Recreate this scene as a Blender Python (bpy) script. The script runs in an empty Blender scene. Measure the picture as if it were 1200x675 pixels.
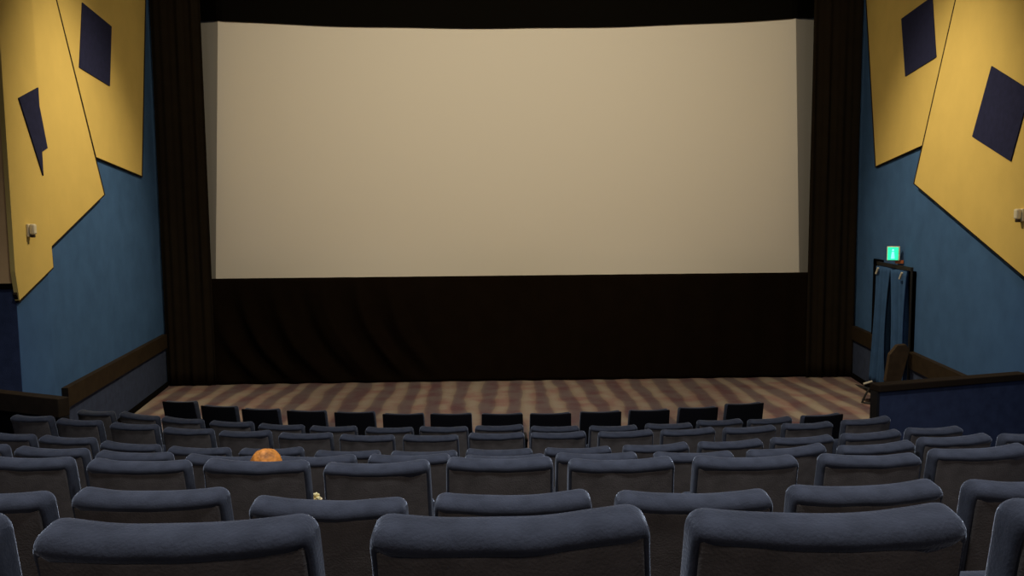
import bpy, bmesh, math, random
from mathutils import Vector, Matrix, Euler, noise

random.seed(7)
sc = bpy.context.scene
COL = sc.collection

# ------------------------------------------------------------------ camera
F_PX = 950.0
PITCH, YAW, ROLL = math.radians(5.285), math.radians(1.192), math.radians(-0.522)
CAM = Vector((-0.332, 0.0, 3.368))
FW = Vector((math.sin(YAW)*math.cos(PITCH), math.cos(YAW)*math.cos(PITCH), -math.sin(PITCH)))
_rt = Vector((math.cos(YAW), -math.sin(YAW), 0))
_up = _rt.cross(FW)
RT = math.cos(ROLL)*_rt + math.sin(ROLL)*_up
UP = -math.sin(ROLL)*_rt + math.cos(ROLL)*_up
cd = bpy.data.cameras.new('camera')
cd.sensor_fit = 'HORIZONTAL'
cd.sensor_width = 36.0
cd.lens = 36.0*F_PX/1200.0
cd.clip_start = 0.05
cam = bpy.data.objects.new('camera', cd)
COL.objects.link(cam)
cam.matrix_world = Matrix(((RT.x, UP.x, -FW.x, CAM.x), (RT.y, UP.y, -FW.y, CAM.y), (RT.z, UP.z, -FW.z, CAM.z), (0, 0, 0, 1)))
sc.camera = cam

# ------------------------------------------------------------------ world, exposure, lamps
w = bpy.data.worlds.new('world')
sc.world = w
w.use_nodes = True
w.node_tree.nodes['Background'].inputs[0].default_value = (0.5, 0.6, 0.8, 1)
w.node_tree.nodes['Background'].inputs[1].default_value = 0.02
sc.view_settings.view_transform = 'Standard'
sc.view_settings.look = 'None'
sc.view_settings.gamma = 1
sc.view_settings.use_curve_mapping = False
sc.view_settings.exposure = 0.0
sc.cycles.use_denoising = True
sc.cycles.max_bounces = 6

CEIL = 9.0


def spot(loc, target, power, color, size_deg, blend=0.6, radius=0.12):
    d = bpy.data.lights.new('ceiling_or_fill_spot', 'SPOT')
    d.energy = power
    d.color = color
    d.spot_size = math.radians(size_deg)
    d.spot_blend = blend
    d.shadow_soft_size = radius
    o = bpy.data.objects.new('ceiling_or_fill_spot', d)
    COL.objects.link(o)
    o.location = loc
    o.rotation_euler = (Vector(target)-Vector(loc)).to_track_quat('-Z', 'Y').to_euler()
    return o


WARM = (1.0, 0.84, 0.55)
COOL = (0.92, 0.94, 1.0)
PALE = (1.0, 0.86, 0.78)
WHITE = (1.0, 0.88, 0.72)
for sx in (-1, 1):
    spot((sx*0.35, 6.4, CEIL-0.6), (sx*1.2, 16.0, 5.9), 1180, WARM, 98, 0.95, 0.04)         # wash on the screen
    spot((sx*1.6, 11.2, CEIL-0.4), (sx*6.6, 12.0, 2.5), 1650, WARM, 64, 1.0, 0.10)       # wash on the side walls
    spot((sx*3.0, 12.6, CEIL-0.4), (sx*2.4, 13.4, 0.0), 330, WHITE, 66, 0.8, 0.15)       # down on the carpet
    spot((sx*2.6, 5.4, CEIL-1.4), (sx*2.4, 5.0, 1.0), 600, COOL, 125, 0.8, 0.35)         # over the seats
    spot((sx*2.2, 1.6, CEIL-1.6), (sx*2.2, 1.6, 2.0), 330, COOL, 125, 0.8, 0.35)
    spot((sx*2.4, -2.4, CEIL-2.4), (sx*1.6, 9.0, 2.5), 190, PALE, 100, 1.0, 0.45)        # unseen fill from the rear, added to brighten the seat backs


# ------------------------------------------------------------------ helpers
def ray(px, py):
    return FW + RT*((px-600)/F_PX) - UP*((py-337.5)/F_PX)


def hit(px, py, p0, n):
    r = ray(px, py)
    t = (Vector(p0)-CAM).dot(Vector(n))/r.dot(Vector(n))
    return CAM + r*t


def at_z(px, py, z):
    r = ray(px, py)
    return CAM + r*((z-CAM.z)/r.z)


def at_y(px, py, y):
    r = ray(px, py)
    return CAM + r*(y/r.y)


def mat(name, color, rough=0.9, spec=0.2, bump=0.0, bscale=200.0, var=0.0, vscale=6.0, sheen=0.0, emit=None, estr=0.0, sheen_tint=None):
    m = bpy.data.materials.new(name)
    m.use_nodes = True
    nt = m.node_tree
    b = nt.nodes['Principled BSDF']
    b.inputs['Base Color'].default_value = (*color, 1)
    b.inputs['Roughness'].default_value = rough
    b.inputs['Specular IOR Level'].default_value = spec
    b.inputs['Sheen Weight'].default_value = sheen
    b.inputs['Sheen Roughness'].default_value = 0.3
    if sheen_tint:
        b.inputs['Sheen Tint'].default_value = (*sheen_tint, 1)
    tc = nt.nodes.new('ShaderNodeTexCoord')
    if var > 0:
        n = nt.nodes.new('ShaderNodeTexNoise')
        n.inputs['Scale'].default_value = vscale
        n.inputs['Detail'].default_value = 5
        nt.links.new(tc.outputs['Object'], n.inputs['Vector'])
        r = nt.nodes.new('ShaderNodeValToRGB')
        r.color_ramp.elements[0].position = 0.3
        r.color_ramp.elements[1].position = 0.7
        r.color_ramp.elements[0].color = (*[c*(1-var) for c in color], 1)
        r.color_ramp.elements[1].color = (*[min(1, c*(1+var)) for c in color], 1)
        nt.links.new(n.outputs['Fac'], r.inputs['Fac'])
        nt.links.new(r.outputs['Color'], b.inputs['Base Color'])
    if bump > 0:
        n = nt.nodes.new('ShaderNodeTexNoise')
        n.inputs['Scale'].default_value = bscale
        n.inputs['Detail'].default_value = 3
        nt.links.new(tc.outputs['Object'], n.inputs['Vector'])
        bn = nt.nodes.new('ShaderNodeBump')
        bn.inputs['Strength'].default_value = bump
        bn.inputs['Distance'].default_value = 0.01
        nt.links.new(n.outputs['Fac'], bn.inputs['Height'])
        nt.links.new(bn.outputs['Normal'], b.inputs['Normal'])
    if emit:
        b.inputs['Emission Color'].default_value = (*emit, 1)
        b.inputs['Emission Strength'].default_value = estr
    return m


def carpet_mat():
    m = mat('striped_carpet', (0.3, 0.2, 0.13), 0.95, 0.1, 0.5, 250)
    nt = m.node_tree
    b = nt.nodes['Principled BSDF']
    tc = nt.nodes.new('ShaderNodeTexCoord')
    mp = nt.nodes.new('ShaderNodeMapping')
    nt.links.new(tc.outputs['Object'], mp.inputs['Vector'])
    wv = nt.nodes.new('ShaderNodeTexWave')
    wv.wave_type = 'BANDS'
    wv.bands_direction = 'X'
    wv.wave_profile = 'SIN'
    wv.inputs['Scale'].default_value = 0.64
    wv.inputs['Distortion'].default_value = 3.4
    wv.inputs['Detail'].default_value = 2.5
    wv.inputs['Detail Scale'].default_value = 1.3
    wv.inputs['Detail Roughness'].default_value = 0.65
    mp.inputs['Scale'].default_value = (1.0, 0.42, 1.0)
    nt.links.new(mp.outputs['Vector'], wv.inputs['Vector'])
    r = nt.nodes.new('ShaderNodeValToRGB')
    e = r.color_ramp.elements
    e[0].position = 0.18
    e[0].color = (0.17, 0.130, 0.135, 1)
    e[1].position = 0.95
    e[1].color = (0.345, 0.29, 0.24, 1)
    a = e.new(0.45)
    a.color = (0.20, 0.155, 0.145, 1)
    a = e.new(0.6)
    a.color = (0.29, 0.235, 0.19, 1)
    nt.links.new(wv.outputs['Fac'], r.inputs['Fac'])
    # broad drift to reddish purple pile in the middle
    n = nt.nodes.new('ShaderNodeTexNoise')
    n.inputs['Scale'].default_value = 2.2
    n.inputs['Detail'].default_value = 4
    nt.links.new(tc.outputs['Object'], n.inputs['Vector'])
    r2 = nt.nodes.new('ShaderNodeValToRGB')
    r2.color_ramp.elements[0].position = 0.42
    r2.color_ramp.elements[0].color = (1, 1, 1, 1)
    r2.color_ramp.elements[1].position = 0.66
    r2.color_ramp.elements[1].color = (0.86, 0.62, 0.68, 1)
    nt.links.new(n.outputs['Fac'], r2.inputs['Fac'])
    mx = nt.nodes.new('ShaderNodeMix')
    mx.data_type = 'RGBA'
    mx.blend_type = 'MULTIPLY'
    mx.inputs['Factor'].default_value = 1
    nt.links.new(r.outputs['Color'], mx.inputs['A'])
    nt.links.new(r2.outputs['Color'], mx.inputs['B'])
    nt.links.new(mx.outputs['Result'], b.inputs['Base Color'])
    return m


M = dict(
    carpet=carpet_mat(),
    dark_carpet=mat('dark_stair_carpet', (0.035, 0.03, 0.035), 0.95, 0.1, 0.4, 250, 0.2),
    wall=mat('blue_wall_carpet', (0.054, 0.124, 0.285), 0.95, 0.08, 0.4, 160, 0.10, 3),
    wall_low=mat('navy_wall_carpet', (0.044, 0.060, 0.118), 0.95, 0.08, 0.5, 160, 0.15, 9),
    tan=mat('tan_wall_fabric', (0.80, 0.52, 0.24), 0.95, 0.08, 0.3, 160, 0.05),
    yellow=mat('yellow_panel_fabric', (0.68, 0.50, 0.155), 0.95, 0.08, 0.3, 120, 0.035, 2.5),
    navy=mat('navy_diamond_fabric', (0.022, 0.025, 0.070), 0.9, 0.08, 0.3, 160, 0.12, 12),
    edge=mat('dark_panel_edge', (0.02, 0.012, 0.006), 0.9),
    wood=mat('dark_brown_rail', (0.026, 0.017, 0.009), 0.7, 0.2, 0.1, 40, 0.25, 8),
    wood2=mat('brown_plywood', (0.045, 0.031, 0.020), 0.7, 0.2, 0.1, 40, 0.25, 8),
    drape=mat('brown_black_drape', (0.0135, 0.0100, 0.0070), 0.95, 0.03, 0.3, 120, 0.1, 4),
    skirt=mat('near_black_drape', (0.0068, 0.0043, 0.0028), 0.95, 0.02, 0.3, 120, 0.1, 4),
    mask=mat('black_masking_cloth', (0.004, 0.0035, 0.003), 0.95, 0.03),
    screen=mat('matte_screen', (0.80, 0.76, 0.72), 0.9, 0.1),
    seat=mat('blue_grey_velour', (0.044, 0.050, 0.068), 0.9, 0.1, 0.2, 140, 0.25, 14, sheen=0.85, sheen_tint=(0.72, 0.82, 1.0)),
    back=mat('charcoal_back_fabric', (0.11, 0.10, 0.095), 0.95, 0.08, 0.3, 160, 0.15, 18),
    black=mat('black_seat_back', (0.005, 0.005, 0.007), 0.85, 0.1, 0.2, 160),
    plastic=mat('black_plastic', (0.012, 0.012, 0.013), 0.5, 0.3),
    metal=mat('black_metal', (0.015, 0.014, 0.013), 0.45, 0.4),
    clip=mat('pale_metal_clip', (0.55, 0.52, 0.45), 0.5, 0.5),
    white=mat('cream_plastic', (0.75, 0.68, 0.5), 0.5, 0.4),
    curtain=mat('blue_exit_curtain', (0.036, 0.085, 0.20), 0.9, 0.1, 0.3, 100, 0.1, 6),
    void=mat('dark_passage', (0.004, 0.004, 0.005), 0.9, 0.0),
    ceil=mat('dark_ceiling', (0.03, 0.028, 0.026), 0.9),
    hair=mat('orange_hair', (0.60, 0.22, 0.035), 0.55, 0.3, 0.5, 60, 0.55, 26),
    skin=mat('light_skin', (0.62, 0.36, 0.26), 0.6, 0.3),
    shirt=mat('grey_jersey', (0.2, 0.2, 0.22), 0.9),
    trousers=mat('navy_cotton', (0.03, 0.04, 0.08), 0.9),
    popcorn=mat('buttery_popcorn', (0.95, 0.78, 0.38), 0.6, 0.3, 0.5, 60, 0.12, 60),
    paper=mat('cream_paper', (0.75, 0.6, 0.35), 0.7, 0.3),
    sign=mat('green_lit_sign', (0.02, 0.3, 0.15), 0.5, 0.3, emit=(0.02, 0.85, 0.45), estr=1.1),
    sign_lit=mat('pale_green_lit_symbol', (0.3, 0.8, 0.7), 0.5, 0.3, emit=(0.2, 1.0, 0.85), estr=1.1),
)


def link(name, bm, m, parent=None, smooth=False, loc=None):
    me = bpy.data.meshes.new(name)
    bmesh.ops.recalc_face_normals(bm, faces=bm.faces[:])
    if smooth:
        for f in bm.faces:
            f.smooth = True
    bm.to_mesh(me)
    bm.free()
    for mm in (m if isinstance(m, (list, tuple)) else [m]):
        me.materials.append(mm)
    o = bpy.data.objects.new(name, me)
    COL.objects.link(o)
    if parent:
        o.parent = parent
    if loc:
        o.location = loc
    return o


def box(bm, x0, x1, y0, y1, z0, z1, bev=0.0, mtx=None):
    b2 = bmesh.new()
    bmesh.ops.create_cube(b2, size=1)
    for v in b2.verts:
        v.co = Vector(((x0+x1)/2+v.co.x*(x1-x0), (y0+y1)/2+v.co.y*(y1-y0), (z0+z1)/2+v.co.z*(z1-z0)))
    if bev > 0:
        bmesh.ops.bevel(b2, geom=b2.edges[:], offset=bev, segments=2, affect='EDGES', profile=0.5)
    if mtx:
        bmesh.ops.transform(b2, matrix=mtx, verts=b2.verts[:])
    me = bpy.data.meshes.new('tmp')
    b2.to_mesh(me)
    b2.free()
    bm.from_mesh(me)
    bpy.data.meshes.remove(me)
    return bm


def extrude_poly(bm, pts, off):
    """solid between polygon pts and pts+off; returns (front faces)"""
    a = [bm.verts.new(p) for p in pts]
    b = [bm.verts.new(Vector(p)+Vector(off)) for p in pts]
    n = len(pts)
    f1 = bm.faces.new(a)
    f2 = bm.faces.new(b)
    sides = []
    for i in range(n):
        sides.append(bm.faces.new((a[i], a[(i+1) % n], b[(i+1) % n], b[i])))
    return f1, f2, sides


def tube(bm, pts, r, seg=8, caps=True):
    pts = [Vector(p) for p in pts]
    rings = []
    for i, p in enumerate(pts):
        d = (pts[min(i+1, len(pts)-1)]-pts[max(i-1, 0)]).normalized()
        q = d.to_track_quat('Z', 'Y')
        rr = r[i] if isinstance(r, (list, tuple)) else r
        rings.append([bm.verts.new(p+q @ Vector((rr*math.cos(2*math.pi*k/seg), rr*math.sin(2*math.pi*k/seg), 0))) for k in range(seg)])
    for a, b in zip(rings, rings[1:]):
        for k in range(seg):
            bm.faces.new((a[k], a[(k+1) % seg], b[(k+1) % seg], b[k]))
    if caps:
        bm.faces.new(rings[0])
        bm.faces.new(rings[-1])


def struct(o):
    o['kind'] = 'structure'
    return o


def tag(o, label, cat, group=None):
    o['label'] = label
    o['category'] = cat
    if group:
        o['group'] = group
    return o


def empty(name, loc, rz=0.0):
    o = bpy.data.objects.new(name, None)
    o.empty_display_size = 0.1
    COL.objects.link(o)
    o.location = loc
    o.rotation_euler = (0, 0, rz)
    return o


# ------------------------------------------------------------------ the setting
WX, WY, SL = 6.908, 16.0, 0.1306          # side wall: |x| = WX - SL*(WY-y)


def wallx(y):
    return WX-SL*(WY-y)


YB = -3.0
NL = Vector((1, SL, 0)).normalized()       # left wall plane normals (towards room)
NL = Vector((1, SL, 0)).normalized()
# rows: y of the seat tops at the aisle axis, curvature, phase, top height
ROWS = [
    ('A', 9.464, 0.080, -0.270, 1.002), ('B', 8.374, 0.073, -0.294, 1.126), ('C', 7.279, 0.067, -0.335, 1.359),
    ('D', 6.044, 0.067, -0.304, 1.580), ('E', 4.918, 0.060, -0.284, 1.872), ('F', 3.794, 0.050, -0.310, 2.188),
    ('G', 2.551, 0.050, -0.292, 2.461), ('H', 1.425, 0.030, -0.314, 2.827)]


def row_y(k, y0, x):
    """y of the row's arc at lateral position x"""
    s = max(-0.95, min(0.95, x*k))
    return y0+(1-math.sqrt(1-s*s))/k


# front floor (carpet)
bm = bmesh.new()
XS = [-7.2+i*0.4 for i in range(37)]
front = [(x, row_y(0.08, 9.464-0.42, x), 0.0) for x in XS]
pts = front+[(7.2, 19.0, 0.0), (-7.2, 19.0, 0.0)]
extrude_poly(bm, [Vector(p) for p in pts], Vector((0, 0, -0.3)))
struct(link('floor', bm, M['carpet']))
# terraces
for i, (nm, y0, k, ph, zt) in enumerate(ROWS[1:], 1):
    pk, py0 = ROWS[i-1][2], ROWS[i-1][1]
    last = (nm == 'H')
    fr = [(x, row_y(pk, py0-0.42, x)) for x in XS]
    bk = [(x, row_y(k, y0-0.42, x)) for x in XS]
    bm = bmesh.new()
    pts = [Vector((x, y, zt-1.0)) for x, y in fr]+[Vector((x, y, zt-1.0)) for x, y in reversed(bk)]
    extrude_poly(bm, pts, Vector((0, 0, -(zt-1.0)-0.2)))
    struct(link('floor', bm, M['dark_carpet']))
bm = bmesh.new()
pts = [Vector((x, row_y(0.03, 1.425-0.42, x), 2.15)) for x in XS]+[Vector((7.2, YB, 2.15)), Vector((-7.2, YB, 2.15))]
extrude_poly(bm, pts, Vector((0, 0, -2.3)))
struct(link('floor', bm, M['dark_carpet']))
bm = bmesh.new()
box(bm, -9.0, 9.0, YB-0.2, 19.2, CEIL, CEIL+0.2)
struct(link('ceiling', bm, M['ceil']))
bm = bmesh.new()
box(bm, -9.0, 9.0, YB-0.2, YB, -0.2, CEIL)
struct(link('wall_back', bm, M['wall']))
bm = bmesh.new()
box(bm, -9.0, 9.0, 19.0, 19.2, -0.2, CEIL)
struct(link('wall_front', bm, M['void']))


def wall_slab(bm, sx, y0, y1, z0, z1, inset=0.0, th=0.2):
    """slab along the side wall (sx=-1 left); its room face lies `inset` into the room"""
    a = Vector((sx*(wallx(y0)-inset), y0, z0))
    b = Vector((sx*(wallx(y1)-inset), y1, z0))
    o = Vector((sx*th, 0, 0))
    extrude_poly(bm, [a, b, b+o, a+o], Vector((0, 0, z1-z0)))


# right wall: one plane with the exit opening
D0, D1, DH = 12.99, 14.53, 2.36
bm = bmesh.new()
wall_slab(bm, 1, YB, D0, -0.2, CEIL)
wall_slab(bm, 1, D1, 19.1, -0.2, CEIL)
wall_slab(bm, 1, D0, D1, DH, CEIL)
struct(link('wall_right', bm, M['wall']))
bm = bmesh.new()   # passage behind the exit opening
px0 = wallx(D0)+0.2
box(bm, px0+0.9, px0+1.0, D0-0.4, D1+0.4, -0.1, DH+0.1)
box(bm, px0, px0+0.95, D1+0.3, D1+0.4, -0.1, DH+0.1)
box(bm, px0, px0+0.95, D0-0.4, D0-0.3, -0.1, DH+0.1)
box(bm, px0, px0+1.0, D0-0.4, D1+0.4, DH, DH+0.1)
struct(link('wall_passage', bm, M['void']))

# left wall: far section, a nearer section standing further in, then the return
PL0 = Vector((-WX, WY, 0))
p = hit(49, 200, PL0, NL)
YS = p.y                                    # where the far section is cut off by the near one
bm = bmesh.new()
wall_slab(bm, -1, YS-0.6, 19.1, -0.2, CEIL)
struct(link('wall_left', bm, M['wall']))
STEP = 0.20
p = hit(49, 200, PL0+Vector((STEP, 0, 0)), NL)
YS2 = p.y
p = hit(24, 420, PL0+Vector((STEP, 0, 0)), NL)
YE = p.y
bm = bmesh.new()
wall_slab(bm, -1, YE, YS2, -0.2, CEIL, inset=STEP, th=0.45)
struct(link('wall_left', bm, M['wall']))
xe = -(wallx(YE)-STEP)
zt_line = at_y(8, 335, YE).z
bm = bmesh.new()                            # the return, facing the seats: navy below, tan above
box(bm, -9.0, xe-0.452, YE+0.02, YE+0.2, -0.2, CEIL)
box(bm, xe-0.46, xe-0.004, YE-0.004, YE+0.02, -0.2, CEIL)
box(bm, -9.0, xe-0.44, YE-0.004, YE+0.12, -0.2, CEIL)
struct(link('wall_left', bm, M['wall_low']))
bm = bmesh.new()
box(bm, -9.0, xe-0.006, YE-0.03, YE-0.005, zt_line+0.03, CEIL-0.05)
pn = link('wall_panel', bm, M['tan'])
tag(pn, 'tan wall panel beyond the leftmost yellow panel, above a black edge strip', 'wall panel')
bm = bmesh.new()
box(bm, -9.0, xe-0.006, YE-0.035, YE-0.005, zt_line-0.035, zt_line+0.03)
link('edge_strip', bm, M['mask'], pn)
# near left wall towards the back of the hall, out of the picture
bm = bmesh.new()
box(bm, -7.4, -7.2, YB, YE, -0.2, CEIL)
struct(link('wall_left', bm, M['wall']))

# wainscots with rail along both side walls
RZ = 1.05


def wainscot(sx, y0, y1):
    bm = bmesh.new()
    wall_slab(bm, sx, y0, y1, 0.0, RZ-0.26, inset=0.05, th=0.05)
    o = struct(link('trim_'+('left' if sx < 0 else 'right'), bm, M['wall_low']))
    bm = bmesh.new()
    wall_slab(bm, sx, y0, y1, RZ-0.27, RZ, inset=0.09, th=0.09)
    link('rail', bm, M['wood'], o)
    bm = bmesh.new()
    wall_slab(bm, sx, y0, y1, 0.0, 0.10, inset=0.07, th=0.07)
    link('skirting', bm, M['mask'], o)


wainscot(-1, 11.0, 15.98)
wainscot(1, D1, 15.98)
wainscot(1, 9.9, D0)


# ------------------------------------------------------------------ screen, masking and drapes
def sheet(bm, x0, x1, z0f, z1f, yf, nx, nz):
    """closed thin sheet (0.02 thick) over x, z with y=yf(x,z)"""
    g = [[None]*(nz+1) for _ in range(nx+1)]
    h = [[None]*(nz+1) for _ in range(nx+1)]
    for i in range(nx+1):
        x = x0+(x1-x0)*i/nx
        za, zb = z0f(x), z1f(x)
        for j in range(nz+1):
            z = za+(zb-za)*j/nz
            y = yf(x, z)
            g[i][j] = bm.verts.new((x, y, z))
            h[i][j] = bm.verts.new((x, y+0.02, z))
    for i in range(nx):
        for j in range(nz):
            bm.faces.new((g[i][j], g[i+1][j], g[i+1][j+1], g[i][j+1]))
            bm.faces.new((h[i][j], h[i][j+1], h[i+1][j+1], h[i+1][j]))
    for i in range(nx):
        bm.faces.new((g[i][0], h[i][0], h[i+1][0], g[i+1][0]))
        bm.faces.new((g[i][nz], g[i+1][nz], h[i+1][nz], h[i][nz]))
    for j in range(nz):
        bm.faces.new((g[0][j], g[0][j+1], h[0][j+1], h[0][j]))
        bm.faces.new((g[nx][j], h[nx][j], h[nx][j+1], g[nx][j+1]))


SY = 16.50
ysc = lambda x, z: SY+0.28*(1-(x/6.3)**2)
SZ0, SZ1 = 1.75, 7.9
ea, eb = at_y(255.0, 22, SY+0.03), at_y(253.0, 322, SY+0.03)      # ends of the flat picture area, left
fa, fb = at_y(933.0, 22, SY+0.03), at_y(936.5, 318, SY+0.03)      # and right


def edge_x(a, b, z):
    return a.x+(b.x-a.x)*(z-a.z)/(b.z-a.z)


def patch(xa, xb, yf, nx, nz):
    bm = bmesh.new()
    g = []
    for i in range(nx+1):
        col = []
        for j in range(nz+1):
            z = SZ0+(SZ1-SZ0)*j/nz
            x = xa(z)+(xb(z)-xa(z))*i/nx
            y = yf(x, z)
            col.append((bm.verts.new((x, y, z)), bm.verts.new((x, y+0.02, z))))
        g.append(col)
    for i in range(nx):
        for j in range(nz):
            for q in (0, 1):
                bm.faces.new((g[i][j][q], g[i+1][j][q], g[i+1][j+1][q], g[i][j+1][q]))
    for i in range(nx):
        for j in (0, nz):
            bm.faces.new((g[i][j][0], g[i+1][j][0], g[i+1][j][1], g[i][j][1]))
    for j in range(nz):
        for i in (0, nx):
            bm.faces.new((g[i][j][0], g[i][j+1][0], g[i][j+1][1], g[i][j][1]))
    return bm


o = link('cinema_screen', patch(lambda z: edge_x(ea, eb, z), lambda z: edge_x(fa, fb, z), ysc, 48, 6), M['screen'])
for a_, b_, sg in ((ea, eb, -1), (fa, fb, 1)):          # added cloth flaps, angled back to catch less light and dim the side edges
    link('dim_side_return', patch(lambda z: edge_x(a_, b_, z), lambda z: edge_x(a_, b_, z)+sg*0.75,
                              lambda x, z: ysc(edge_x(a_, b_, z), z)+1.0*abs(x-edge_x(a_, b_, z)), 8, 6), M['screen'], o)
tag(o, 'large blank matte cinema screen framed by black cloth', 'screen')

ztop = lambda x: 7.075+0.125*abs(x/6.0)**2.2+0.006*math.sin(x*2.3)+0.20*max(0.0, abs(x)-5.72)
bm = bmesh.new()
sheet(bm, -6.3, 6.3, ztop, lambda x: 8.9, lambda x, z: ysc(x, z)-0.06+1.0*max(0.0, abs(x)-5.72), 96, 6)
o = link('top_masking', bm, M['mask'])
tag(o, 'black masking cloth sagging along the top edge of the screen', 'masking cloth')


def fold(x, f=1.0):
    return 0.035*math.sin(x*19*f+1.3*math.sin(x*5.1))+0.02*math.sin(x*43*f+0.7)


for sx, nm in ((-1, 'left'), (1, 'right')):
    bm = bmesh.new()
    xi, xo = 5.905, 6.86
    a, b = (-xo, -xi) if sx < 0 else (xi, xo)
    sheet(bm, a, b, lambda x: 0.02, lambda x: 8.85, lambda x, z: 16.00+fold(x)*(0.5+0.5*noise.noise(Vector((x*3, z*0.5, 3)))), 90, 30)
    o = link('side_drape', bm, M['drape'], smooth=True)
    tag(o, 'tall brown-black drape hanging at the %s side of the screen' % nm, 'drape', 'side drapes of the screen')


def lowfold(x, z):
    t = max(0.0, 1-z/2.2)
    d = 0.03*math.sin(x*9+1.5*noise.noise(Vector((x*0.8, z*0.4, 0))))*(0.3+0.5*t)
    # swept folds at the lower left, curving away to the right as they fall
    wl = max(0.0, min(1.0, (-1.2-x)/1.2))*max(0.0, min(1, (x+6.1)/0.8))
    u = x-1.1*t**2.2
    d += wl*t**0.8*(1-0.93*t**7)*(0.15*math.sin(u*8.5+0.9*math.sin(u*2.3))+0.03*math.sin(u*19))
    return 16.13+d-0.05*t


bm = bmesh.new()
sheet(bm, -5.97, 5.97, lambda x: 0.01, lambda x: 2.125, lowfold, 260, 30)
o = link('skirt_drape', bm, M['skirt'], smooth=True)
tag(o, 'long dark drape below the screen with swept folds at its lower left', 'drape')


# ------------------------------------------------------------------ yellow wall panels with navy diamonds
def grown(pix, e):
    """the outline pushed outwards by e pixels"""
    n = len(pix)
    area = sum(pix[i][0]*pix[(i+1) % n][1]-pix[(i+1) % n][0]*pix[i][1] for i in range(n))
    sg = 1 if area > 0 else -1
    out = []
    for i in range(n):
        a, b, c = Vector(pix[i-1]), Vector(pix[i]), Vector(pix[(i+1) % n])
        d1, d2 = (b-a).normalized(), (c-b).normalized()
        n1, n2 = Vector((d1.y, -d1.x))*sg, Vector((d2.y, -d2.x))*sg
        m = (n1+n2).normalized()
        out.append(tuple(b+m*(e/max(0.4, m.dot(n1)))))
    return out


def wall_poly(name, pix, p0, n, th, face_m, edge_m, parent=None, lift=0.0, border=0.0):
    o = wall_poly1(name, pix, p0, n, th, face_m, edge_m, parent, lift)
    if border:
        wall_poly1('border', grown(pix, border), p0, n, th-0.012, edge_m, edge_m, parent or o, lift)
    return o


def wall_poly1(name, pix, p0, n, th, face_m, edge_m, parent=None, lift=0.0):
    n = Vector(n).normalized()
    p0 = Vector(p0)+n*(lift+th)
    pts = [hit(px, py, p0, n) for px, py in pix]
    for q in pts:
        q.z = min(q.z, CEIL-0.1)
    bm = bmesh.new()
    f1, f2, sides = extrude_poly(bm, pts, -n*th)
    for s in sides:
        s.material_index = 1
    return link(name, bm, [face_m, edge_m], parent)


PR0 = Vector((WX, WY, 0))
NR = Vector((-1, SL, 0)).normalized()
PLN = PL0+Vector((STEP, 0, 0))
pa = wall_poly('wall_panel', [(113, 184), (166, 206), (170, 0), (172, -70), (45, -70), (67, 0)], PL0, NL, 0.05, M['yellow'], M['edge'], border=1.3)
tag(pa, 'yellow wall panel with a navy diamond, beside the left side drape', 'wall panel', 'yellow wall panels')
wall_poly('diamond', [(97, 3), (131, 31), (129, 101), (93.5, 79)], PL0, NL, 0.015, M['navy'], M['navy'], pa, 0.05)
pb = wall_poly('wall_panel', [(65.5, 0), (122, 228), (60, 289), (40, 289), (20, 0), (14, -70), (48, -70)], PL0, NL, 0.06, M['yellow'], M['edge'], lift=0.051, border=1.3)
tag(pb, 'large yellow panel at far left with a small cream box, folded over the wall step', 'wall panel', 'yellow wall panels')
wall_poly('diamond', [(36, 107.5), (42.5, 104), (56, 173.5), (48, 179), (40, 179)], PL0, NL, 0.015, M['navy'], M['navy'], pb, 0.111)
e0 = hit(49, 200, PLN, NL)


def pix_of(v):
    d = Vector(v)-CAM
    return (600+F_PX*d.dot(RT)/d.dot(FW), 337.5-F_PX*d.dot(UP)/d.dot(FW))


left_edge = [pix_of((xe+0.004, YE, z)) for z in (2.75, 3.6, 5.0, 6.6)]
ff = wall_poly('panel_fold', [(62.5, 313), (23, 352)]+left_edge+[(32, -70), (37, 0), (45, 104), (51.2, 204), (59, 270)], PLN, NL, 0.05, M['yellow'], M['yellow'], pb)
wall_poly1('border', [(62.8, 314.6), (23, 354.6), (19, 345), (24, 335), (62, 300)], PLN, NL, 0.038, M['edge'], M['edge'], pb)
wall_poly('diamond', [(22.5, 115), (45.1, 102.6), (51.2, 206)], PLN, NL, 0.015, M['navy'], M['navy'], pb, 0.05)
pc = wall_poly('wall_panel', [(1026.5, 194.5), (1081, 170), (1121, 0), (1136, -70), (1013, -70), (1015.5, 0)], PR0, NR, 0.05, M['yellow'], M['edge'], border=1.3)
tag(pc, 'yellow wall panel with a navy diamond, beside the right side drape', 'wall panel', 'yellow wall panels')
wall_poly('diamond', [(1056, 22), (1060.6, 89.6), (1096.5, 67), (1092, -4)], PR0, NR, 0.015, M['navy'], M['navy'], pc, 0.05)
pd = wall_poly('wall_panel', [(1071.5, 215), (1120, 1), (1134, -70), (1290, -70), (1290, 400)], PR0, NR, 0.06, M['yellow'], M['edge'], lift=0.051, border=1.3)
tag(pd, 'largest yellow wall panel, at far right, pointed at its lower left corner', 'wall panel', 'yellow wall panels')
wall_poly('diamond', [(1161.6, 77.5), (1139, 160), (1184, 189), (1206.6, 106)], PR0, NR, 0.015, M['navy'], M['navy'], pd, 0.111)


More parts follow.
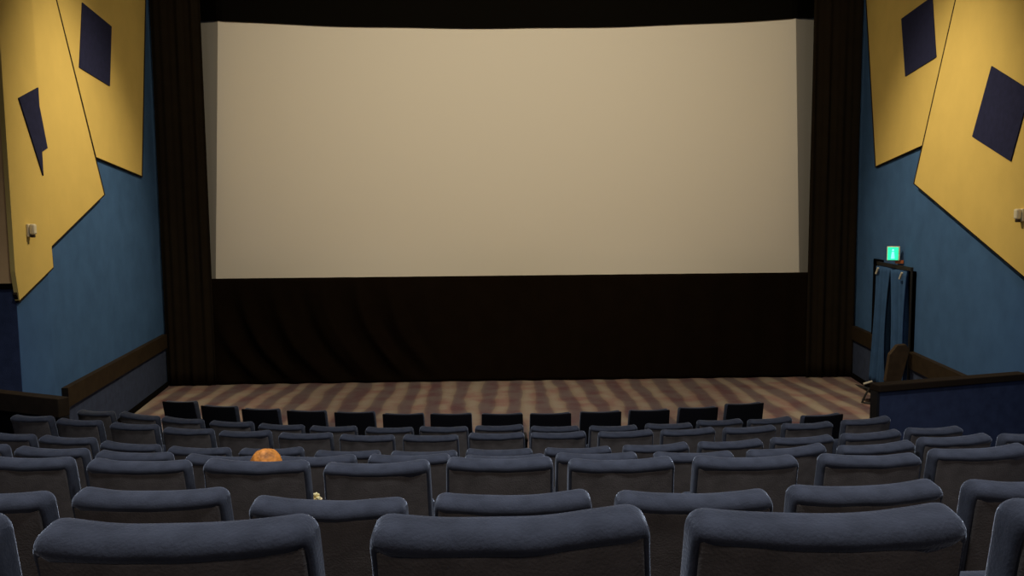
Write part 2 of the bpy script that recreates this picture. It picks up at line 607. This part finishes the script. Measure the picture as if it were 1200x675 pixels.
def sensor(px, py, p0, n, lift, label):
    n = Vector(n)
    c = hit(px, py, Vector(p0)+n*(lift+0.001), n)
    r = empty('wall_sensor', c, math.atan2(n.y, n.x))
    bm = bmesh.new()
    box(bm, 0, 0.025, -0.05, 0.05, -0.075, 0.075, 0.008)
    link('mount', bm, M['white'], r)
    bm = bmesh.new()
    box(bm, 0.024, 0.085, -0.042, 0.042, -0.05, 0.075, 0.02)
    link('housing', bm, M['white'], r, smooth=False)
    bm = bmesh.new()
    box(bm, 0.026, 0.07, -0.03, 0.03, -0.085, -0.049, 0.01)
    link('lens', bm, M['wood2'], r)
    tag(r, label, 'wall box', 'cream wall boxes')


sensor(33, 270, PLN, NL, 0.05, 'small cream box mounted on the folded yellow panel at far left')
sensor(1198, 252, PR0, NR, 0.111, 'small cream box mounted on the large yellow panel at far right')

# ------------------------------------------------------------------ partitions by the aisles


def partition(a, b, label, zt=1.4):
    a = Vector((a[0], a[1], 0))
    b = Vector((b[0], b[1], 0))
    d = (b-a)
    L = d.length
    t = empty('partition', a, math.atan2(d.y, d.x))
    bm = bmesh.new()
    box(bm, 0.0, L, -0.05, 0.05, 0.0, zt-0.07)
    link('body', bm, M['wall_low'], t)
    bm = bmesh.new()
    box(bm, -0.03, L, -0.08, 0.08, zt-0.08, zt, 0.01)
    link('cap_rail', bm, M['edge'], t)
    bm = bmesh.new()
    box(bm, -0.035, 0.0, -0.055, 0.055, 0.0, zt-0.08)
    link('end_post', bm, M['metal'], t)
    tag(t, label, 'partition', 'low aisle partitions')
    return t


partition((3.98, 8.96), (6.02, 9.50), 'low navy partition with a dark cap rail at the right of the hall')
pl = partition((-5.09, 8.83), (-6.9, 9.62), 'low partition with a wide brown rail at the lower left', 1.4)
for c in pl.children:
    if c.name.startswith('cap_rail'):
        bm = bmesh.new()
        box(bm, -0.03, 1.95, -0.07, 0.07, 1.19, 1.4, 0.01)
        me = bpy.data.meshes.new('cap_rail')
        bm.to_mesh(me)
        bm.free()
        me.materials.append(M['wood'])
        c.data = me
    elif c.name.startswith('body'):
        for v in c.data.vertices:
            v.co.z = min(v.co.z, 1.19)
        c.data.materials[0] = M['void']
    else:
        for v in c.data.vertices:
            v.co.z = min(v.co.z, 1.19)

# ------------------------------------------------------------------ exit: sign, curtain on its rod, wooden guard, stand
dth = math.atan2(SL, 1)
ymid = (D0+D1)/2
r = empty('exit_curtain', (wallx(ymid)-0.09, ymid, 0), -math.atan2(SL, 1)+math.pi/2)
# local x runs along the wall towards the screen
hl = (D1-D0)/2+0.03
bm = bmesh.new()
box(bm, -hl-0.014, hl+0.014, -0.02, 0.02, DH+0.01, DH+0.07)
link('rod_box', bm, M['metal'], r)
for s in (-1, 1):
    bm = bmesh.new()
    box(bm, s*hl-0.014, s*hl+0.014, -0.012, 0.012, 0.0, DH+0.02)
    link('frame_post', bm, M['metal'], r)


def curtain(a0, a1, b0, b1, z0):
    bm = bmesh.new()
    nx, nz = 60, 24
    g = []
    for i in range(nx+1):
        u = i/nx
        col = []
        for j in range(nz+1):
            v = j/nz
            x = (b0+(b1-b0)*u)*(1-v)+(a0+(a1-a0)*u)*v
            y = 0.085*math.sin(u*math.pi*2*3.4+0.8*math.sin(v*3))*(1.0-0.3*v)+0.012*math.sin(u*31+v*2)
            col.append((bm.verts.new((x, y, z0+(DH-z0)*v)), bm.verts.new((x, y+0.012, z0+(DH-z0)*v))))
        g.append(col)
    for i in range(nx):
        for j in range(nz):
            for q in (0, 1):
                bm.faces.new((g[i][j][q], g[i+1][j][q], g[i+1][j+1][q], g[i][j+1][q]))
    for i in range(nx):
        for j in (0, nz):
            bm.faces.new((g[i][j][0], g[i+1][j][0], g[i+1][j][1], g[i][j][1]))
    for j in range(nz):
        for i in (0, nx):
            bm.faces.new((g[i][j][0], g[i][j+1][0], g[i][j+1][1], g[i][j][1]))
    return link('curtain', bm, M['curtain'], r, smooth=True)


curtain(0.10, 0.70, 0.22, 0.90, 0.25)
curtain(-0.66, -0.02, -0.72, -0.20, 0.15)
for x in (0.66, -0.5):
    bm = bmesh.new()
    tube(bm, [(x, 0.08, DH-0.14), (x-0.07, 0.07, DH-0.03)], 0.018)
    link('clip', bm, M['clip'], r)
tag(r, 'blue curtain hanging in a black frame across the exit doorway', 'curtain')

c = hit(1047, 297, PR0+NR*0.16, NR)
r = empty('exit_sign', c, 0.0)
bm = bmesh.new()
box(bm, -0.10, 0.10, -0.04, 0.05, -0.12, 0.12, 0.008)
link('housing', bm, M['white'], r)
bm = bmesh.new()
box(bm, -0.088, 0.075, -0.05, -0.038, -0.108, 0.108)
fp = link('lit_panel', bm, M['sign'], r)
bm = bmesh.new()
tube(bm, [(-0.005, -0.053, -0.085), (-0.005, -0.053, 0.03)], [0.03, 0.018], 10)
tube(bm, [(-0.005, -0.052, 0.045), (-0.005, -0.052, 0.075)], [0.018, 0.012], 10)
link('symbol', bm, M['sign_lit'], fp)
bm = bmesh.new()
box(bm, 0.03, 0.16, -0.01, 0.03, -0.17, -0.115, 0.004)
link('bracket', bm, mat('rust_bracket', (0.35, 0.1, 0.04), 0.6), r)
r.rotation_euler.z = math.radians(-28)
tag(r, 'small glowing green exit sign on the right wall above the blue curtain', 'exit sign')

# wooden guard board sticking out beside the doorway
q0 = at_y(1042, 443, D0-0.2)
q1 = at_y(1064, 405, D0-0.2)
r = empty('guard_board', (0, 0, 0))
bm = bmesh.new()
pp = [at_y(1038, 447, D0-0.2), at_y(1043, 416, D0-0.2), at_y(1052, 405, D0-0.2), at_y(1062, 404, D0-0.2), at_y(1066, 410, D0-0.2), at_y(1056, 447, D0-0.2)]
extrude_poly(bm, pp, Vector((0.02, 0.12, 0)))
gb = link('face', bm, M['wood2'], r)
bm = bmesh.new()
zb = pp[0].z
box(bm, pp[0].x+0.02, pp[-1].x-0.02, D0-0.18, D0-0.10, 0.0, zb+0.05)
link('foot_post', bm, M['wood'], r)
tag(r, 'tilted brown wooden board standing at the foot of the blue exit curtain', 'wooden board')

# bent tube stand peeping out left of the right partition
r = empty('folding_stand', (0, 0, 0))
P = lambda px, py, y: at_y(px, py, y)
ys = 13.2
bm = bmesh.new()
f = at_z(1010, 472, 0.02)
g = at_z(1026, 474, 0.02)
ys = f.y
tube(bm, [P(1019, 455, ys), P(1014, 463, ys), f, f+Vector((0.05, 0, 0)), g+Vector((0.1, 0, 0))], 0.018)
link('leg', bm, M['metal'], r)
bm = bmesh.new()
a = P(1010, 454, ys)
b = P(1034, 460, ys)
extrude_poly(bm, [a, b, b+Vector((0.0, 0.0, -0.12)), a+Vector((0.08, 0, -0.06))], Vector((0, 0.3, 0)))
link('tray', bm, M['metal'], r)
bm = bmesh.new()
tube(bm, [P(1012, 450, ys+0.3), P(1022, 447, ys+0.3)], 0.02)
link('clamp', bm, M['clip'], r)
bm = bmesh.new()
tube(bm, [b+Vector((-.05, 0.25, -0.02)), Vector((b.x-0.02, b.y+0.28, 0.0))], 0.016)
link('leg', bm, M['metal'], r)
bm = bmesh.new()
tube(bm, [b+Vector((0.03, 0.02, -0.02)), Vector((b.x+0.08, b.y+0.05, 0.0))], 0.016)
link('leg', bm, M['metal'], r)
tag(r, 'small black tube-legged stand on the carpet left of the right partition', 'stand')


# ------------------------------------------------------------------ the seat
def rounded_box(hx, hy, hz, r, nx, ny, nz):
    bm = bmesh.new()
    seen = {}

    def V(p):
        key = tuple(round(c, 5) for c in p)
        if key not in seen:
            c = Vector(p)
            q = Vector((max(-hx+r, min(hx-r, c.x)), max(-hy+r, min(hy-r, c.y)), max(-hz+r, min(hz-r, c.z))))
            d = c-q
            if d.length > 1e-9:
                d = d.normalized()*r
            seen[key] = bm.verts.new(q+d)
        return seen[key]
    H = (hx, hy, hz)
    N = (nx, ny, nz)

    def samples(h, n):
        # extra samples inside the rounded rim
        rim = [h-r*(1-math.cos(t)) if False else h-r*t for t in (0, 0.35, 0.7, 1.0)]
        mid = [-(h-r)+2*(h-r)*i/n for i in range(1, n)]
        s = sorted(set([round(-x, 6) for x in rim]+[round(x, 6) for x in rim]+[round(x, 6) for x in mid]))
        return s
    S = [samples(H[i], N[i]) for i in range(3)]
    for ax in range(3):
        u, v = (ax+1) % 3, (ax+2) % 3
        for s in (-1, 1):
            for i in range(len(S[u])-1):
                for j in range(len(S[v])-1):
                    vs = []
                    for a, b in ((i, j), (i+1, j), (i+1, j+1), (i, j+1)):
                        p = [0, 0, 0]
                        p[ax] = s*H[ax]
                        p[u] = S[u][a]
                        p[v] = S[v][b]
                        vs.append(V(p))
                    if len(set(vs)) == 4:
                        try:
                            bm.faces.new(vs)
                        except ValueError:
                            pass
    return bm


def sstep(a, b, x):
    t = max(0.0, min(1.0, (x-a)/(b-a)))
    return t*t*(3-2*t)


BH = 0.31          # half height of the backrest
LEAN = math.radians(8)


def back_pose(v):
    """from backrest coordinates (z up, centre at 0) to seat coordinates (origin on floor, top of back at y=0)"""
    z = v.z-BH
    c, s = math.cos(LEAN), math.sin(LEAN)
    return Vector((v.x, v.y*c-z*s, 1.0+z*c+v.y*s))


def backrest_bm(seed, amp, black=False):
    th = 0.045 if black else 0.056
    bm = rounded_box(0.258 if not black else 0.245, th, BH, 0.030 if black else 0.042, 26, 3, 26)
    for v in bm.verts:
        x, y, z = v.co
        h = (z+BH)/(2*BH)
        if not black and y < 0:
            f = sstep(0.256, 0.238, abs(x))*sstep(BH-0.022, BH-0.044, z)
            y += 0.020*f
            # sewn crease just above the panel
            wr = noise.noise(Vector((x*9, seed*3.1, z*7)))
            y -= 0.006*sstep(BH-0.075, BH-0.04, z)
            y += 0.006*wr*sstep(BH-0.12, BH-0.05, z)
        z -= 0.018
        # taper and saddle
        x *= 1.03-0.03*h
        top = sstep(BH-0.09, BH, z)
        z += top*(0.006*(x/0.25)**2+amp*(x/0.25)*0.006+0.004*noise.noise(Vector((x*7, seed*2.7, 1))))
        y += 0.03*(x/0.25)**2                # winged front, gently hollow
        v.co = back_pose(Vector((x, y, z)))
    return bm


def panel_bm(black=False):
    bm = rounded_box(0.243, 0.006, BH-0.026, 0.0055, 10, 1, 10)
    for v in bm.verts:
        x, y, z = v.co
        z -= 0.030
        h = (z+BH)/(2*BH)
        y += -0.037 - 0.004*(1-(x/0.226)**2)
        x *= 1.03-0.03*h
        y += 0.03*(x/0.25)**2
        v.co = back_pose(Vector((x, y, z)))
    return bm


def front_panel_bm():
    bm = rounded_box(0.243, 0.012, BH-0.002, 0.011, 10, 1, 10)
    for v in bm.verts:
        x, y, z = v.co
        h = (z+BH)/(2*BH)
        y += -0.055
        x *= 1.06-0.055*h
        y += 0.03*(x/0.25)**2
        v.co = back_pose(Vector((x, y, z)))
    return bm


def cushion_bm(down=False):
    bm = rounded_box(0.235, 0.205, 0.055, 0.045, 12, 10, 3)
    for v in bm.verts:
        v.co.z += 0.01*(1-(v.co.x/0.235)**2)
    if down:
        mt = Matrix.Translation((0, 0.42, 0.40)) @ Matrix.Rotation(math.radians(5), 4, 'X')
    else:
        mt = Matrix.Translation((0, 0.335, 0.49)) @ Matrix.Rotation(math.radians(74), 4, 'X')
    bmesh.ops.transform(bm, matrix=mt, verts=bm.verts[:])
    return bm


def arm_bm(s):
    bm = rounded_box(0.012, 0.17, 0.018, 0.011, 2, 8, 2)
    bmesh.ops.transform(bm, matrix=Matrix.Translation((s*0.270, 0.335, 0.61)), verts=bm.verts[:])
    return bm


def leg_bm(s):
    bm = bmesh.new()
    box(bm, s*0.270-0.009, s*0.270+0.009, 0.24, 0.42, 0.03, 0.592, 0.006)
    box(bm, s*0.270-0.012, s*0.270+0.012, 0.18, 0.46, 0.0, 0.035, 0.005)
    return bm


def hinge_bm():
    bm = bmesh.new()
    box(bm, -0.263, 0.263, 0.20, 0.245, 0.30, 0.345, 0.01)
    return bm


meshes = {}


def mesh_of(name, bm, m, smooth=True):
    me = bpy.data.meshes.new(name)
    bmesh.ops.recalc_face_normals(bm, faces=bm.faces[:])
    for f in bm.faces:
        f.smooth = smooth
    bm.to_mesh(me)
    bm.free()
    me.materials.append(m)
    return me


BACKS = [mesh_of('backrest', backrest_bm(i, a), M['seat']) for i, a in enumerate((0.3, -0.4, 1.0, 0.0, -0.9))]
BLACKBACK = mesh_of('backrest', backrest_bm(9, 0.2, True), M['seat'])
PANEL = mesh_of('back_panel', panel_bm(), M['back'])
BLACKPANEL = mesh_of('back_panel', front_panel_bm(), M['black'])
CUSH_UP = mesh_of('seat', cushion_bm(False), M['seat'])
CUSH_DN = mesh_of('seat', cushion_bm(True), M['seat'])
ARMS = [mesh_of('armrest', arm_bm(s), M['plastic']) for s in (-1, 1)]
LEGS = [mesh_of('leg', leg_bm(s), M['metal'], False) for s in (-1, 1)]
HINGE = mesh_of('seat_hinge', hinge_bm(), M['metal'], False)


def part(name, me, parent):
    o = bpy.data.objects.new(name, me)
    COL.objects.link(o)
    o.parent = parent
    return o


def make_seat(x, y, z, rz, label, front=False, var=0, dz=0.0, roll=0.0, down=False):
    r = empty('cinema_chair', (x, y, z), rz)
    b = part('backrest', BLACKBACK if front else BACKS[var % len(BACKS)], r)
    p = part('back_panel', BLACKPANEL if front else PANEL, r)
    for q in (b, p):                # small individual wear: back sits a little higher or tilted
        q.location = (roll*0.9, 0, dz)
        q.rotation_euler = (0, -roll, 0)
    part('seat', CUSH_DN if down else CUSH_UP, r)
    part('seat_hinge', HINGE, r)
    for i in (0, 1):
        part('armrest', ARMS[i], r)
        part('leg', LEGS[i], r)
    tag(r, label, 'chair', 'cinema chairs in curved rows')
    return r


# measured lateral fine offsets and rises of single seats: row -> list of (dx px, dy px) from the ideal arc
FIRST = {'A': -7, 'B': -8, 'C': -8, 'D': -7, 'E': -6, 'F': -4, 'G': -3, 'H': -2}
COUNT = {'A': 13, 'B': 15, 'C': 15, 'D': 14, 'E': 13, 'F': 9, 'G': 7, 'H': 5}
ORD = ['first', 'second', 'third', 'fourth', 'fifth', 'sixth', 'seventh', 'eighth', 'ninth', 'tenth', 'eleventh', 'twelfth',
       'thirteenth', 'fourteenth', 'fifteenth', 'sixteenth']
OFFS = {
    'A': {-7: (0.002, 0.021, 0.047), -6: (-0.002, -0.001, 0.014), -5: (-0.013, -0.006, 0.024), -4: (0.002, -0.001, 0.014), -3: (0.017, 0.003, 0.022), -2: (0.017, -0.005, 0.012), -1: (-0.006, -0.0, 0.002), 0: (0.005, -0.002, -0.007), 1: (-0.02, -0.006, 0.001), 2: (-0.014, -0.001, -0.009), 3: (-0.016, -0.003, -0.019), 4: (0.006, -0.002, -0.028), 5: (0.023, 0.01, -0.019)},
    'B': {-8: (-0.017, 0.011, 0.04), -7: (0.017, 0.019, -0.032), -6: (-0.006, 0.008, -0.0), -5: (0.011, 0.002, -0.009), -4: (0.003, -0.006, -0.001), -3: (-0.002, -0.006, 0.021), -2: (0.013, -0.007, 0.027), -1: (-0.003, 0.006, 0.017), 0: (-0.012, 0.018, -0.007), 1: (-0.021, 0.0, -0.016), 2: (0.006, -0.011, -0.011), 3: (0.015, -0.01, -0.004), 4: (-0.007, 0.002, 0.003), 5: (-0.014, -0.014, -0.008), 6: (0.022, -0.017, -0.013)},
    'C': {-8: (-0.033, 0.012, 0.04), -7: (-0.026, 0.013, 0.015), -6: (0.02, 0.01, 0.021), -5: (0.014, -0.006, 0.026), -4: (0.005, -0.007, 0.016), -3: (0.004, -0.009, 0.02), -2: (-0.006, -0.017, -0.002), -1: (-0.01, -0.013, 0.015), 0: (0.001, 0.004, 0.019), 1: (-0.03, 0.004, -0.016), 2: (-0.001, 0.001, 0.014), 3: (-0.006, -0.001, 0.019), 4: (0.003, -0.008, 0.025), 5: (-0.002, -0.005, 0.003), 6: (0.038, -0.002, -0.003)},
    'D': {-6: (0.001, 0.006, 0.016), -5: (-0.011, -0.015, -0.005), -4: (-0.003, -0.023, 0.031), -3: (0.001, -0.011, 0.021), -2: (0.012, -0.019, 0.011), -1: (0.008, -0.017, 0.013), 0: (-0.011, -0.003, 0.014), 1: (-0.004, 0.001, 0.027), 2: (0.003, 0.011, -0.005), 3: (0.001, 0.015, 0.009), 4: (-0.003, 0.019, -0.001), 5: (0.002, 0.022, 0.031), 6: (-0.009, 0.019, -0.02)},
    'E': {-5: (-0.002, -0.002, 0.01), -4: (-0.007, -0.007, 0.018), -3: (0.009, -0.013, 0.01), -2: (0.004, -0.006, 0.009), -1: (-0.001, 0.006, 0.009), 0: (-0.0, 0.0, 0.009), 1: (-0.023, 0.004, 0.009), 2: (-0.003, -0.006, 0.001), 3: (0.007, 0.004, 0.029), 4: (0.021, -0.001, 0.026), 5: (-0.013, 0.018, 0.005)},
    'F': {-3: (0.007, -0.004, 0.014), -2: (0.001, 0.003, 0.006), -1: (-0.006, -0.005, 0.005), 0: (-0.01, 0.013, -0.009), 1: (-0.02, 0.0, 0.01), 2: (-0.005, -0.004, -0.004), 3: (0.027, -0.015, -0.011), 4: (0.01, -0.002, -0.006)},
    'G': {-2: (0.008, 0.018, 0.025), -1: (0.003, -0.011, 0.004), 0: (0.01, 0.003, -0.009), 1: (0.006, -0.002, -0.013), 2: (-0.015, 0.009, 0.015)},
    'H': {-1: (-0.012, -0.010, 0.028), 0: (0.006, -0.002, 0.045), 1: (-0.006, -0.006, -0.022)},
}
seat_pos = {}
for ri, (nm, y0, k, ph, zt) in enumerate(ROWS):
    off = OFFS.get(nm, {})
    for i in range(COUNT[nm]):
        idx = FIRST[nm]+i
        th = (idx*0.6+ph)*k
        x, y = math.sin(th)/k, y0+(1-math.cos(th))/k
        dx, dz, roll = off.get(idx, (0, 0, 0))
        rowname = ['front row', 'second row', 'third row', 'fourth row', 'fifth row', 'sixth row', 'seventh row', 'nearest row'][ri]
        if i == 0:
            place = 'leftmost seat of the '+rowname
        elif i == COUNT[nm]-1:
            place = 'rightmost seat of the '+rowname
        else:
            place = '%s from left in the %s' % (ORD[i], rowname)
        lab = ('black-backed cinema seat, ' if nm == 'A' else 'blue-grey cinema seat, ')+place+(' from the screen' if nm not in 'AH' else (' by the screen' if nm == 'A' else ' to the viewer'))
        if (nm, idx) == ('B', 6):
            lab = 'black-backed cinema seat, rightmost seat of the second row from the screen'
        child = (nm == 'F' and idx == -2)
        if child:
            lab = 'blue-grey cinema seat in which the orange-haired child sits'
        x += dx*math.cos(th)
        y += dx*math.sin(th)
        make_seat(x, y, zt-1.0, th, lab, front=(nm == 'A' or (nm, idx) == ('B', 6)), var=(idx*3+ri*2), dz=dz, roll=roll, down=child)
        seat_pos[(nm, idx)] = (x, y, zt, th)

# ------------------------------------------------------------------ the child
sx_, sy_, szt, sth = seat_pos[('F', -2)]
R0 = Matrix.Translation((sx_, sy_, szt-1.0)) @ Matrix.Rotation(sth, 4, 'Z')


def skin_mesh(name, verts, edges, radii, m, parent, root=0, levels=2):
    me = bpy.data.meshes.new(name)
    me.from_pydata([Vector(v) for v in verts], edges, [])
    me.materials.append(m)
    o = bpy.data.objects.new(name, me)
    COL.objects.link(o)
    sk = o.modifiers.new('skin', 'SKIN')
    sk.use_smooth_shade = True
    for i, r_ in enumerate(radii):
        rr = r_ if isinstance(r_, tuple) else (r_, r_)
        me.skin_vertices[0].data[i].radius = rr
    me.skin_vertices[0].data[root].use_root = True
    ss = o.modifiers.new('sub', 'SUBSURF')
    ss.levels = ss.render_levels = levels
    dg = bpy.context.evaluated_depsgraph_get()
    ev = o.evaluated_get(dg)
    nm_ = bpy.data.meshes.new_from_object(ev)
    o.modifiers.clear()
    o.data = nm_
    if not nm_.materials:
        nm_.materials.append(m)
    for p_ in nm_.polygons:
        p_.use_smooth = True
    if parent:
        o.parent = parent
    return o


HZ = 1.0          # head centre height (seat coordinates, floor = 0)
HX = -0.002
HY = 0.155
HTOP = 1.045
person = empty('person', R0.translation-Vector((0, 0, 0.036)), sth)
V = []
E_ = []
Rr = []


def av(p, r_, link_to=None):
    V.append(p)
    Rr.append(r_)
    if link_to is not None:
        E_.append((link_to, len(V)-1))
    return len(V)-1


pel = av((HX, 0.27, 0.53), (0.085, 0.07))
sp1 = av((HX, 0.24, 0.63), (0.08, 0.065), pel)
sp2 = av((HX, 0.20, 0.74), (0.085, 0.06), sp1)
nk = av((HX, 0.175, 0.82), 0.032, sp2)
hd0 = av((HX, 0.175, 0.875), (0.052, 0.056), nk)
hd1 = av((HX, HY+0.01, 0.945), (0.070, 0.076), hd0)
hd2 = av((HX, HY, 0.995), (0.050, 0.055), hd1)
for s in (-1, 1):
    sh = av((HX+s*0.10, 0.195, 0.775), 0.036, sp2)
    el = av((HX+s*0.15, 0.27, 0.66), 0.026, sh)
    wr = av((HX+s*0.09, 0.38, 0.60), 0.019, el)
    hp = av((HX+s*0.07, 0.42, 0.595), (0.022, 0.013), wr)
    for q in range(4):
        a1 = av((HX+s*(0.078-0.014*q), 0.447, 0.592), 0.0065, hp)
        a2 = av((HX+s*(0.074-0.013*q), 0.468+0.003*(q in (1, 2)), 0.580), 0.0055, a1)
    t1 = av((HX+s*0.047, 0.425, 0.603), 0.0075, hp)
    t2 = av((HX+s*0.036, 0.442, 0.597), 0.006, t1)
    hipv = av((HX+s*0.06, 0.31, 0.525), 0.058, pel)
    kn = av((HX+s*0.075, 0.56, 0.525), 0.043, hipv)
    an = av((HX+s*0.075, 0.62, 0.34), 0.027, kn)
    fo = av((HX+s*0.078, 0.70, 0.315), 0.024, an)
skin_mesh('body', V, E_, Rr, M['skin'], person)
# clothing
V, E_, Rr = [], [], []
a = av((HX, 0.265, 0.56), (0.098, 0.082))
b = av((HX, 0.24, 0.64), (0.095, 0.078), a)
c_ = av((HX, 0.20, 0.745), (0.098, 0.072), b)
av((HX, 0.18, 0.80), 0.05, c_)
for s in (-1, 1):
    sh = av((HX+s*0.10, 0.195, 0.775), 0.046, c_)
    av((HX+s*0.145, 0.26, 0.675), 0.036, sh)
skin_mesh('shirt', V, E_, Rr, M['shirt'], person)
V, E_, Rr = [], [], []
a = av((HX, 0.275, 0.53), (0.095, 0.08))
for s in (-1, 1):
    h_ = av((HX+s*0.06, 0.32, 0.525), 0.068, a)
    k_ = av((HX+s*0.075, 0.56, 0.525), 0.052, h_)
    av((HX+s*0.075, 0.61, 0.37), 0.038, k_)
skin_mesh('trousers', V, E_, Rr, M['trousers'], person)
# hair: a full cap with locks, nose and ears below it
bm = bmesh.new()
bmesh.ops.create_uvsphere(bm, u_segments=40, v_segments=24, radius=1.0)
for v in bm.verts:
    d = v.co.normalized()
    n1 = noise.noise(Vector((d.x*3.2, d.y*3.2, d.z*1.4)))
    st = math.sin(math.atan2(d.x, d.y)*17+4*n1)
    rr = 1.0+0.05*n1+0.022*st*(1-abs(d.z)*0.6)
    front = sstep(0.2, 0.75, d.y)
    zz = d.z
    if zz < -0.1:
        zz = zz*(1.0-0.55*front)+(0.15*front)
    v.co = Vector((HX+d.x*0.083*rr, HY+0.006+d.y*(0.088-0.02*front*(1 if d.z < 0 else 0))*rr, 0.952+zz*0.094*rr))
hr = link('hair', bm, M['hair'], person, smooth=True)
bm = bmesh.new()
for s in (-1, 1):
    mt = Matrix.Translation((HX+s*0.074, HY+0.02, 0.915)) @ Matrix.Diagonal((0.008, 0.014, 0.02, 1))
    bmesh.ops.create_uvsphere(bm, u_segments=12, v_segments=8, radius=1, matrix=mt)
link('ears', bm, M['skin'], person, smooth=True)
bm = bmesh.new()
bmesh.ops.create_uvsphere(bm, u_segments=12, v_segments=8, radius=1, matrix=Matrix.Translation((HX, HY+0.088, 0.905)) @ Matrix.Diagonal((0.009, 0.011, 0.012, 1)))
link('nose', bm, M['skin'], person, smooth=True)
tag(person, 'small person with orange hair, only the crown showing above a seat back', 'person')

# ------------------------------------------------------------------ popcorn cup on the armrest in the gap beside the child
ax, ay, azt, ath = seat_pos[('F', -2)]
armz = azt-1.0+0.631
g0 = hit(369.5, 583, Vector((ax, ay+0.21, 0)), Vector((math.sin(ath)*-1, math.cos(ath), 0)))
r = empty('popcorn_cup', (g0.x, g0.y, armz))
top = g0.z-armz-0.008
bm = bmesh.new()
tube(bm, [(0, 0, 0.0), (0, 0, top)], [0.024, 0.035], 20)
link('cup', bm, M['paper'], r, smooth=False)
rnd = random.Random(3)
for i in range(14):
    bm = bmesh.new()
    a = rnd.random()*6.28
    d = (0.0, 0.016, 0.027)[i % 3]
    c = Vector((d*math.cos(a), d*math.sin(a), top+0.006+0.014*(i % 3 == 0)+0.004*rnd.random()))
    for q in range(4):
        o_ = Vector((rnd.uniform(-1, 1), rnd.uniform(-1, 1), rnd.uniform(-1, 1)))*0.006
        bmesh.ops.create_icosphere(bm, subdivisions=2, radius=0.0065+0.002*rnd.random(), matrix=Matrix.Translation(c+o_))
    kn_ = link('popcorn', bm, M['popcorn'], r, smooth=True)
tag(r, 'small pale yellow popcorn cup showing in the gap beside the child\'s seat', 'cup')
